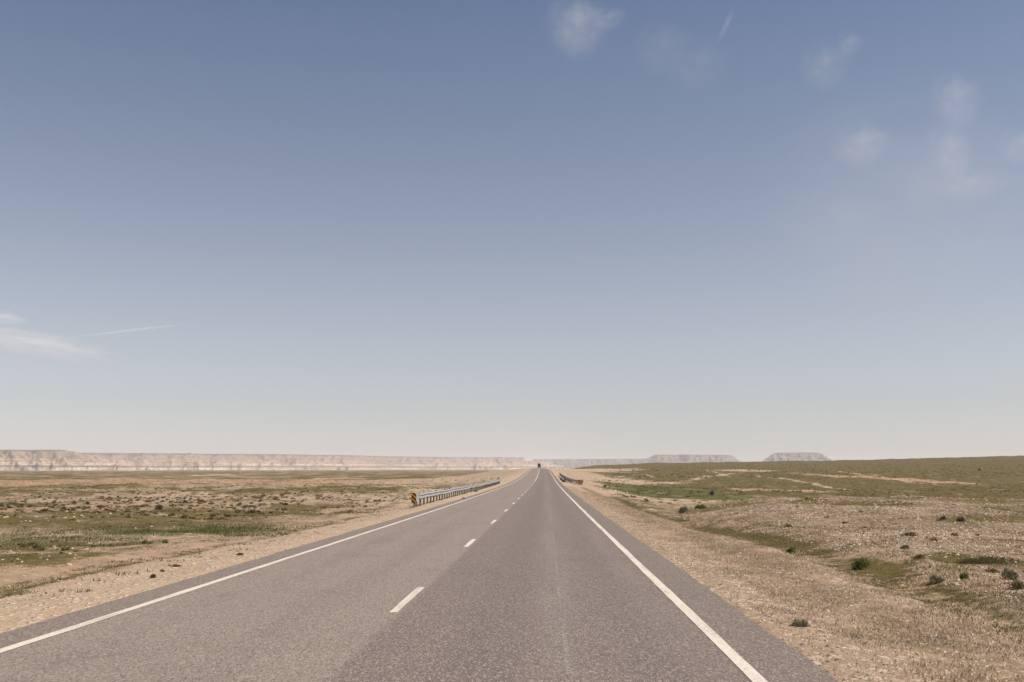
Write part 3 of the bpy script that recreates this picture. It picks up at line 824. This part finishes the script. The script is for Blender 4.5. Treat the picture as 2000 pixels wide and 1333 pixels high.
LEAF_GREEN = leaf_material("leaf_green", (0.085, 0.105, 0.026), (0.165, 0.180, 0.050), (0.110, 0.125, 0.038))
LEAF_GRASS = leaf_material("leaf_grass", (0.085, 0.088, 0.032), (0.145, 0.138, 0.058), (0.110, 0.105, 0.045))
LEAF_OLIVE = leaf_material("leaf_olive", (0.110, 0.092, 0.040), (0.205, 0.165, 0.076), (0.165, 0.128, 0.062))
LEAF_SAGE = leaf_material("leaf_sage", (0.140, 0.130, 0.076), (0.240, 0.215, 0.130), (0.180, 0.155, 0.095))
LEAF_DARK = leaf_material("leaf_dark", (0.075, 0.058, 0.034), (0.140, 0.108, 0.062), (0.110, 0.080, 0.052))
STRAW = leaf_material("dry_straw", (0.265, 0.192, 0.125), (0.430, 0.335, 0.235), (0.330, 0.245, 0.165))
TWIG = plain("twig", (0.10, 0.075, 0.05), 0.9)

def leaf_cloud(n, rx, ry, rz, size, r, flat=0.0):
    """n leaf triangles inside a half dome, pointing outward and up"""
    th = r.uniform(0, 2 * np.pi, n); q = np.sqrt(r.uniform(0.05, 1, n)); hz = r.uniform(0, 1, n) ** 0.8
    lump = 0.75 + 0.35 * np.sin(th * 3 + r.uniform(0, 6)) * np.cos(th * 2 + r.uniform(0, 6))
    k = q * np.sqrt(np.clip(1 - hz * hz * 0.8, 0.1, 1)) * lump
    C = np.stack([rx * k * np.cos(th), ry * k * np.sin(th), rz * hz * lump], -1)
    out = np.stack([np.cos(th) * q, np.sin(th) * q, 0.5 + hz], -1) + r.normal(0, 0.45, (n, 3))
    out /= np.linalg.norm(out, axis=1)[:, None]
    side = np.cross(out, r.normal(0, 1, (n, 3))); side /= np.linalg.norm(side, axis=1)[:, None] + 1e-9
    s = size * r.uniform(0.6, 1.4, n)[:, None]
    a = C - side * s * 0.42; b = C + side * s * 0.42; t = C + out * s * 1.5; 
    V = np.stack([a, b, t], 1).reshape(-1, 3); V[:, 2] = np.maximum(V[:, 2], -0.02)
    return V

def tri_mesh(name, V, mat):
    return np_mesh(name, V, np.arange(len(V)).reshape(-1, 3), 3, mat)

def stems_mesh(n, rx, ry, rz, r):
    V = []
    for i in range(n):
        th = r.uniform(0, 6.28); q = r.uniform(0.2, 0.8)
        e = np.array([rx * q * math.cos(th), ry * q * math.sin(th), rz * r.uniform(0.4, 0.8)])
        w = np.array([-math.sin(th), math.cos(th), 0]) * max(0.006, 0.02 * rz)
        up = np.array([0, 0, max(0.006, 0.02 * rz)])
        o = np.array([0, 0, -0.05])
        V += [o - w, o + w, e, o + up, o - w, e, o + w, o + up, e]
    return tri_mesh("stem", np.array(V), TWIG)

def big_shrub(px, py, wpx, hpx, mat, label, n=620, name="shrub", cat="shrub", depth=0.8, leaf=0.10):
    x, y, z = ground_hit(px, py)
    D = math.hypot(x, y); w = wpx / F_PX * D; h = hpx / F_PX * D * 0.85
    root = empty(name, (x, y, z - 0.02)); tag(root, label, cat)
    r = np.random.default_rng(int(px * 13 + py))
    lf = max(0.014, leaf * 0.62 * (w * 0.5 + h))
    link("foliage", tri_mesh("foliage", leaf_cloud(n, w / 2, w / 2 * depth, h, lf, r), mat), root)
    link("stem", stems_mesh(9, w / 2, w / 2 * depth, h, r), root)
    return root

BIG = [
 (1680, 1114, 42, 25, LEAF_GREEN, "bushy bright green shrub at the far edge of the grassy ditch"),
 (1544, 1081, 23, 15, LEAF_GREEN, "small upright green shrub beside the ditch, nearer the road's far end"),
 (1562, 1224, 50, 16, LEAF_SAGE, "flat grey-green tuft alone on the gravel verge near the pavement"),
 (1975, 1132, 36, 24, LEAF_SAGE, "rounded grey-green shrub at the right edge among pale stones"),
 (1882, 1131, 22, 15, LEAF_GREEN, "little vivid green shrub below the long dark mat of plants"),
 (1832, 1138, 34, 16, LEAF_SAGE, "sparse grey tuft on stones downslope of the dark green mat"),
 (1793, 1094, 28, 12, LEAF_OLIVE, "dark low shrub between the bright bush and the green mat"),
 (1766, 1074, 21, 9, LEAF_OLIVE, "small olive shrub on bare stones above the bright green bush"),
 (1865, 1049, 21, 8, LEAF_SAGE, "low sage tuft on the open stony slope above the green mat"),
 (1841, 1015, 15, 9, LEAF_DARK, "round dark shrub on the upper stony slope, first of a pair"),
 (1876, 1019, 20, 9, LEAF_DARK, "wide dark shrub on the upper stony slope, second of a pair"),
 (1541, 1030, 20, 9, LEAF_OLIVE, "dull green tussock at the top of the gravel verge slope"),
 (1391, 968, 11, 10, LEAF_DARK, "solitary dark purple-brown bush in the green valley floor"),
 (1334, 1003, 24, 15, LEAF_SAGE, "feathery pale green tuft where the stony strip begins"),
 (1368, 993, 30, 8, LEAF_GREEN, "low spreading green shrub beside the feathery pale tuft"),
 (1181, 952, 7, 6, LEAF_GREEN, "small green bush at the tip of the lush valley patch"),
 (1913, 920, 6, 6, LEAF_OLIVE, "lone dark bush high on the far green slope"),
 (1775, 1051, 34, 10, LEAF_OLIVE, "broken row of olive shrubs on the stony slope above the bush"),
 (1990, 1152, 30, 20, LEAF_OLIVE, "dark shrub cut by the right edge below the rounded one"),
 (299, 1126, 13, 9, LEAF_GREEN, "little dark green plant on the pale left verge"),
 (281, 1063, 15, 9, LEAF_GREEN, "green shrub beside a bare patch beyond the left ditch"),
 (345, 1106, 26, 6, LEAF_OLIVE, "thin sprawling plant on the left verge next to the ditch"),
 (469, 1086, 16, 6, LEAF_OLIVE, "sparse plant at the middle of the left verge"),
 (318, 1117, 9, 5, LEAF_OLIVE, "tiny plant just above the little dark green one"),
 (905, 975, 8, 4, LEAF_OLIVE, "small shrub under the middle of the long guard rail"),
 (930, 961, 10, 4, LEAF_OLIVE, "low shrub against the far posts of the long guard rail"),
]
for b in BIG: big_shrub(*b[:6])
big_shrub(1915, 1102, 140, 15, LEAF_OLIVE, "long low dark green mat of plants on the stony slope", 3600, "plant_mat", "plants", 0.45, 0.032)

# scattered small shrubs: the largest 300 as things, the rest as one mass
variants = {}
def small_variant(mat, k):
    r = np.random.default_rng(500 + k)
    return tri_mesh("shrub", leaf_cloud(46, 0.5, 0.5, 0.62, 0.26, r), mat)
for nm, mt in (("o", LEAF_OLIVE), ("s", LEAF_SAGE), ("d", LEAF_DARK), ("g", LEAF_GREEN)):
    variants[nm] = [small_variant(mt, i * 7 + ord(nm)) for i in range(4)]

cands = []
def scatter(n, lo, hi, d0, d1, kinds, zone, size):
    k = 0
    while k < n:
        px = rng.uniform(lo, hi); t = rng.uniform(0, 1)
        D = d0 * (d1 / d0) ** t
        a = math.atan((px - 1066) / F_PX); x = D * math.tan(a) ; y = D
        s = x - float(road_x(y))
        if zone == 'L' and s > -(HALF + 5.5): k += 1; continue
        if zone == 'R' and s < HALF + 5.2: k += 1; continue
        dens = 0.5 + 1.1 * float(fbm(np.array([x]), np.array([y]), 22, 2, 77)[0])
        if rng.uniform() > dens: continue
        w = rng.uniform(*size) * (1.4 if rng.uniform() < 0.12 else 1.0)
        cands.append((w / D, x, y, w, rng.choice(list(kinds)), zone, D)); k += 1
scatter(380, -60, 1000, 24, 60, "ooog", 'L', (0.10, 0.26))
scatter(5200, -60, 1010, 55, 330, "oodd", 'L', (0.12, 0.36))
scatter(70, 1380, 2060, 14, 90, "oossd", 'R', (0.10, 0.26))
scatter(900, 1160, 2060, 100, 700, "odog", 'R', (0.25, 0.5))
scatter(3000, 1180, 2060, 180, 1300, "oodo", 'R', (0.3, 0.7))
scatter(2500, 1180, 2060, 480, 1560, "oodo", 'R', (0.6, 1.3))
cands.sort(key=lambda c: -c[0])
KIND_WORD = {'o': "olive", 's': "grey-green", 'd': "dark brown", 'g': "green"}
def shrub_label(c):
    px = 1066 + F_PX * c[1] / c[2]
    size = "tiny" if c[3] < 0.2 else "small" if c[3] < 0.34 else "fuller"
    if c[5] == 'L':
        far = "in the weeds past the left verge" if c[6] < 40 else "on reddish flats beyond the weeds" if c[6] < 65 else "on pale flats left of the road" if c[6] < 110 else "far out on the flats"
        side = "by the left edge" if px < 130 else "below the headland" if px < 270 else "below the pale cliffs" if px < 430 else "mid-way to the sign" if px < 600 else "just before the striped sign" if px < 800 else "behind the guard rail"
        grp = "shrubs dotting the left flats"
    else:
        far = "on the near stones" if c[6] < 32 else "amid the stony slope" if c[6] < 60 else "atop the stony slope" if c[6] < 95 else "out on the green field"
        side = "below the mesa" if px < 1465 else "below the butte" if px < 1640 else "above the bright bush" if px < 1840 else "by the right edge"
        grp = "shrubs dotting the right-hand slope"
    return f"{size} {KIND_WORD[c[4]]} shrub {far}, {side}", grp
xs = np.array([c[1] for c in cands]); yy_ = np.array([c[2] for c in cands]); zz_ = ground_z(xs, yy_)
for i, c in enumerate(cands[:220]):
    o = link("shrub", variants[c[4]][i % 4], None, (c[1], c[2], float(zz_[i]) - 0.01))
    o.scale = (c[3], c[3] * rng.uniform(0.7, 1.1), c[3] * rng.uniform(0.4, 0.7)); o.rotation_euler = (0, 0, rng.uniform(0, 6.28))
    lb = shrub_label(c)
    tag(o, lb[0], "shrub", lb[1])
V = []
vb = {k: [np.array([v.co[:] for v in m.vertices]) for m in ms] for k, ms in variants.items()}
for i, c in enumerate(cands[220:]):
    b = vb['o' if c[4] in 'og' else 'd'][i % 4]
    b = b[: (len(b) // 3 // (2 if c[6] > 120 else 1)) * 3]
    a = rng.uniform(0, 6.28); ca, sa = math.cos(a), math.sin(a)
    q = b * np.array([c[3], c[3], c[3] * 0.55])
    V.append(np.stack([q[:, 0] * ca - q[:, 1] * sa + c[1], q[:, 0] * sa + q[:, 1] * ca + c[2], q[:, 2] + zz_[220 + i] - 0.01], -1))
o = link("distant_scrub", tri_mesh("distant_scrub", np.concatenate(V), LEAF_OLIVE)); tag(o, "mass of tiny dark scrub speckling the distant flats", "scrub", None, "stuff")

# low herbs and dry grass tufts
def tufts(name, label, pts, hgt, mat, blades, spread):
    n = len(pts); pts = np.asarray(pts)
    z = ground_z(pts[:, 0], pts[:, 1])
    out = []
    for b in range(blades):
        th = rng.uniform(0, 2 * np.pi, n); lean = rng.uniform(0.3, 1.9, n); h = hgt * rng.uniform(0.5, 1.5, n) * pts[:, 2]
        bx = pts[:, 0] + rng.normal(0, spread, n) * pts[:, 2]; by = pts[:, 1] + rng.normal(0, spread, n) * pts[:, 2]
        w = h * 0.13 + 0.004
        a = np.stack([bx - np.sin(th) * w, by + np.cos(th) * w, z - 0.01], -1)
        c = np.stack([bx + np.sin(th) * w, by - np.cos(th) * w, z - 0.01], -1)
        t = np.stack([bx + np.cos(th) * lean * h, by + np.sin(th) * lean * h, z + h], -1)
        out.append(np.stack([a, c, t], 1).reshape(-1, 3))
    o = link(name, tri_mesh(name, np.concatenate(out), mat)); tag(o, label, "grass", None, "stuff")

def verge_points(n, side, u0, u1, y0, y1, thr, seed, scale=2.0):
    """points spread evenly over the picture rather than over the land: denser close by"""
    y = y0 * (y1 / y0) ** (rng.uniform(0, 1, n) ** 0.85)
    u = rng.uniform(u0, u1, n) * (1 + 0.003 * y); x = road_x(y) + side * (HALF + u)
    keep = fbm(x, y, scale, 3, seed) + rng.normal(0, 0.16, n) > thr
    return np.stack([x, y, 0.8 + 0.004 * y], -1)[keep]
tufts("dry_grass", "straw-coloured dry grass on the right verge", np.concatenate([
    verge_points(15000, 1, 0.7, 3.3, 7, 110, 0.06, 801), verge_points(12000, 1, 0.2, 7.5, 7, 120, 0.16, 803)]), 0.036, STRAW, 7, 0.09)
tufts("ditch_herbs", "low grey-green herbs in the ditches beside the road", np.concatenate([
    verge_points(11000, 1, 3.1, 5.3, 9, 110, -0.12, 811), verge_points(15000, -1, 3.8, 24, 12, 60, -0.06, 813, 3.0), verge_points(1500, -1, 3.0, 3.5, 9, 50, -0.3, 815)]), 0.035, LEAF_OLIVE, 6, 0.07)
tufts("weeds", "scattered weeds on the pale left verge", verge_points(900, -1, 0.9, 3.0, 11, 70, 0.22, 821, 1.2), 0.06, LEAF_OLIVE, 6, 0.05)
lp = []
for (px, py, hw, fy, ny, n) in ((1290, 962, 120, 948, 973, 3200), (430, 1037, 170, 1024, 1050, 1500), (650, 1000, 110, 994, 1006, 900), (150, 1050, 170, 1034, 1068, 900)):
    cx, cy, _ = ground_hit(px, py); _, f_, _ = ground_hit(px, fy); _, n_, _ = ground_hit(px, ny)
    yv = rng.uniform(n_, f_, n); xv = cx + (yv - cy) * (cx / cy) * 0.5 + rng.normal(0, 0.5, n) * hw / F_PX * cy
    k = (fbm(xv, yv, 3.5, 3, 823) + rng.normal(0, 0.2, n) > 0.08) & (np.abs(xv - road_x(yv)) > HALF + 3.5)
    lp.append(np.stack([xv, yv, np.full(n, 1.0 + cy / 90)], -1)[k])
tufts("lush_grass", "fresh green grass in the damp hollows", np.concatenate(lp), 0.055, LEAF_GRASS, 7, 0.14)

# ------------------------------------------------------------------ stones
def stone_material():
    m = NT("limestone")
    r = m.geo("Random Per Island")
    c = m.mix(m.ramp(r, 0.1, 0.9), (0.270, 0.190, 0.130), (0.450, 0.350, 0.258))
    c = m.mix(m.ramp(m.noise(m.geo(), 14.0, 3), 0.5, 0.75), c, m.mix(0.5, c, (0.16, 0.115, 0.08)))
    m.color(c); m.set(0.95, 0, 0.06); return m.mat
LIME = stone_material()

OCT = np.array([(1, 0, 0), (-1, 0, 0), (0, 1, 0), (0, -1, 0), (0, 0, 1), (0, 0, -0.6)], float)
OCTF = np.array([(0, 2, 4), (2, 1, 4), (1, 3, 4), (3, 0, 4), (2, 0, 5), (1, 2, 5), (3, 1, 5), (0, 3, 5)])
def stones(name, label, x, y, size):
    n = len(x); z = ground_z(x, y)
    s = size * np.minimum(np.exp(rng.normal(0, 0.55, n)), 2.3)
    V = OCT[None] * rng.uniform(0.6, 1.35, (n, 6, 1))
    V = V * np.stack([rng.uniform(0.7, 1.3, n), rng.uniform(0.7, 1.3, n), rng.uniform(0.40, 0.75, n)], -1)[:, None, :] * s[:, None, None]
    a = rng.uniform(0, 6.28, n); ca, sa = np.cos(a)[:, None], np.sin(a)[:, None]
    P = np.stack([V[..., 0] * ca - V[..., 1] * sa + x[:, None], V[..., 0] * sa + V[..., 1] * ca + y[:, None], V[..., 2] + (z + s * 0.02)[:, None]], -1)
    F = (OCTF[None] + (np.arange(n) * 6)[:, None, None]).reshape(-1, 3)
    o = link(name, np_mesh(name, P.reshape(-1, 3), F, 3, LIME)); tag(o, label, "stones", None, "stuff")

def stone_field(n, px0, px1, d0, d1, side, umin, thr, seed, umax=1e9):
    px = rng.uniform(px0, px1, n); D = d0 * (d1 / d0) ** rng.uniform(0, 1, n)
    x = D * (px - 1066) / F_PX; y = D
    u = side * (x - road_x(y)) - HALF
    k = (u > umin) & (u < umax) & (fbm(x, y, 6, 3, seed) + 0.6 * fbm(x, y, 1.5, 2, seed + 3) + rng.normal(0, 0.22, n) > thr)
    return x[k], y[k]
x, y = stone_field(95000, 1330, 2080, 10, 95, 1, 4.6, -0.02, 901)
stones("rubble", "pale limestone rubble covering the slope right of the ditch", x, y, 0.013 + 0.0004 * y)
x1, y1 = stone_field(60000, 1080, 2080, 6.5, 90, 1, 0.0, -0.5, 905, 4.0)
x2, y2 = stone_field(14000, -80, 960, 8, 70, -1, 0.0, -0.2, 907, 3.3)
stones("gravel", "loose gravel along both verges of the road", np.concatenate([x1, x2]), np.concatenate([y1, y2]), 0.009 + 0.00026 * np.concatenate([y1, y2]))
x, y = stone_field(4500, -80, 900, 14, 110, -1, 3.5, 0.12, 909)
stones("scattered_stones", "pale stones scattered over the weedy ground on the left", x, y, 0.018 + 0.00045 * y)

x, y = stone_field(26000, 1330, 2080, 11, 95, 1, 4.8, 0.10, 921)
tufts("stony_herbs", "brown-olive herbs straggling between the stones on the right slope", np.stack([x, y, 0.8 + 0.012 * y], -1), 0.034, LEAF_OLIVE, 5, 0.09)
x, y = stone_field(16000, -80, 980, 40, 260, -1, 5.0, 0.06, 931)
tufts("flat_herbs", "low olive herbs patching the flats on the left", np.stack([x, y, 0.8 + 0.012 * y], -1), 0.040, LEAF_OLIVE, 5, 0.12)

def rock(px, py, wpx, label):
    x, y, z = ground_hit(px, py); w = wpx / F_PX * math.hypot(x, y) / 2
    r = np.random.default_rng(int(px + py)); n = 9; v = []; f = []
    rings = [(-0.2, 0.95), (0.15, 1.0), (0.45, 0.72), (0.6, 0.3)]
    for (hh, rr) in rings:
        for i in range(n):
            a = 6.283 * i / n; q = rr * r.uniform(0.8, 1.15)
            v.append((w * q * math.cos(a), w * 0.8 * q * math.sin(a), w * (hh + r.uniform(-0.05, 0.05))))
    for k in range(len(rings) - 1):
        for i in range(n):
            f.append((k * n + i, k * n + (i + 1) % n, (k + 1) * n + (i + 1) % n, (k + 1) * n + i))
    f.append(tuple((len(rings) - 1) * n + i for i in range(n)))
    o = mesh_obj("rock", v, f, LIME); o.location = (x, y, z); tag(o, label, "rock", "larger pale rocks")
rock(134, 1104, 12, "white flat rock beside the ditch beyond the left verge")
rock(1762, 1143, 10, "pale rock in the grassy ditch downslope of the bright green bush")
rock(1745, 1157, 7, "small angular rock on the near lip of the grassy ditch")
rock(1866, 1141, 12, "cream rock on bare soil below the little vivid green shrub")
rock(1913, 1117, 9, "whitish rock next to the long dark mat of plants")
rock(136, 1082, 9, "small white rock among weeds left of the road")

# ------------------------------------------------------------------ clouds
def cloud_material(name, dens, nscale, lo, hi):
    m = NT(name)
    m.t.nodes.remove(m.bsdf)
    vol = m.n("ShaderNodeVolumePrincipled"); vol.inputs["Color"].default_value = (0.98, 0.96, 0.95, 1)
    vol.inputs["Anisotropy"].default_value = 0.0
    O = m.obj()
    ln = m.n("ShaderNodeVectorMath", operation='LENGTH'); m.l(O, ln.inputs[0])
    fall = m.ramp(ln.outputs["Value"], 1.0, 0.25)
    n = m.noise(m.mapping(O, (nscale, nscale, nscale * 1.3)), 1.0, 5, 0.62)
    d_ = m.math('MULTIPLY', m.math('MULTIPLY', fall, m.ramp(n, lo, hi)), dens)
    m.l(d_, vol.inputs["Density"]); m.l(vol.outputs[0], m.out.inputs["Volume"])
    return m.mat

def ico(name, mat):
    import bmesh
    bm = bmesh.new(); bmesh.ops.create_icosphere(bm, subdivisions=3, radius=1.0)
    me = bpy.data.meshes.new(name); bm.to_mesh(me); bm.free(); me.materials.append(mat); return me

def cloud(px, py, wpx, hpx, D, tau, label, tilt=0.0, nscale=2.2, lo=0.35, hi=0.62, name="cloud", deep=0.5, cat="cloud"):
    d = pix_dir(px, py); c = Vector((0, 0, CAM_H)) + d * D
    rx = wpx / F_PX * D / 2; rz = hpx / F_PX * D / 2
    rd = max(rx * deep, rz)
    me = ico(name, cloud_material(name + "_vapour", tau / (1.1 * rd), nscale, lo, hi))
    o = link(name, me, None, c)
    yaw = math.atan2(-d.x, d.y)
    o.rotation_euler = (Matrix.Rotation(yaw, 4, 'Z') @ Matrix.Rotation(math.asin(d.z), 4, 'X') @ Matrix.Rotation(tilt, 4, 'Y')).to_euler()
    o.scale = (rx, rd, rz)
    tag(o, label, cat, None); return o

cloud(50, 670, 350, 62, 42000, 1.25, "long pale wedge of cloud low in the sky at the left edge", 0.12, 2.6, 0.34, 0.62)
cloud(0, 620, 110, 34, 42000, 0.9, "small pale cloud just above the long wedge of cloud", 0.10)
cloud(252, 646, 250, 7, 45000, 0.55, "thin straight contrail rising from the long wedge of cloud", -0.165, 3.0, 0.2, 0.4, "contrail", 0.1, "contrail")
PUFFS = [(1125, 50, 90, 95, .45, "brightest double puff of thin cloud near the top edge"), (1188, 38, 55, 34, .22, "small wisp right beside the bright double puff"),
 (1610, 130, 70, 70, .22, "faint round wisp in the upper right sky"), (1658, 86, 40, 36, .22, "tiny wisp just above the faint round one"),
 (1866, 195, 66, 84, .34, "upright oval wisp in the upper right sky"), (1680, 283, 84, 66, .38, "bright small wisp at the top of the broad faint haze cloud"),
 (1858, 296, 54, 84, .30, "slanting wisp under the upright oval one"), (1890, 362, 100, 46, .24, "low slanting wisp at the right"),
 (1992, 285, 60, 50, .3, "wisp cut by the right edge of the sky"), (1292, 95, 90, 80, .12, "very faint patch of cloud in the top middle sky"),
 (1362, 128, 100, 80, .10, "dimmest patch of cloud under the short streak"), (1770, 390, 420, 330, .26, "broad faint smear of cloud on the right")]
for (px, py, w, h, tau, lab) in PUFFS:
    cloud(px, py, w * 1.6, h * 1.6, 24000, tau * 0.95, lab, random.uniform(-0.5, 0.1), 2.0, 0.30, 0.72)
cloud(1418, 50, 16, 84, 24000, 0.11, "short slanted streak of cloud near the top edge", 0.45, 2.0, 0.25, 0.5)

# ------------------------------------------------------------------ haze
hz = NT("air_haze"); hz.t.nodes.remove(hz.bsdf)
hv = hz.n("ShaderNodeVolumePrincipled")
hv.inputs["Color"].default_value = (1.0, 0.955, 0.955, 1); hv.inputs["Density"].default_value = 5.8e-5; hv.inputs["Anisotropy"].default_value = 0.0
hz.l(hv.outputs[0], hz.out.inputs["Volume"])
o = mesh_obj("haze", *box_vf(-17500, 17500, -17500, 17500, -32, 165), hz.mat); tag(o, "thin pale dust haze filling the air over the plain", "haze", None, "stuff")
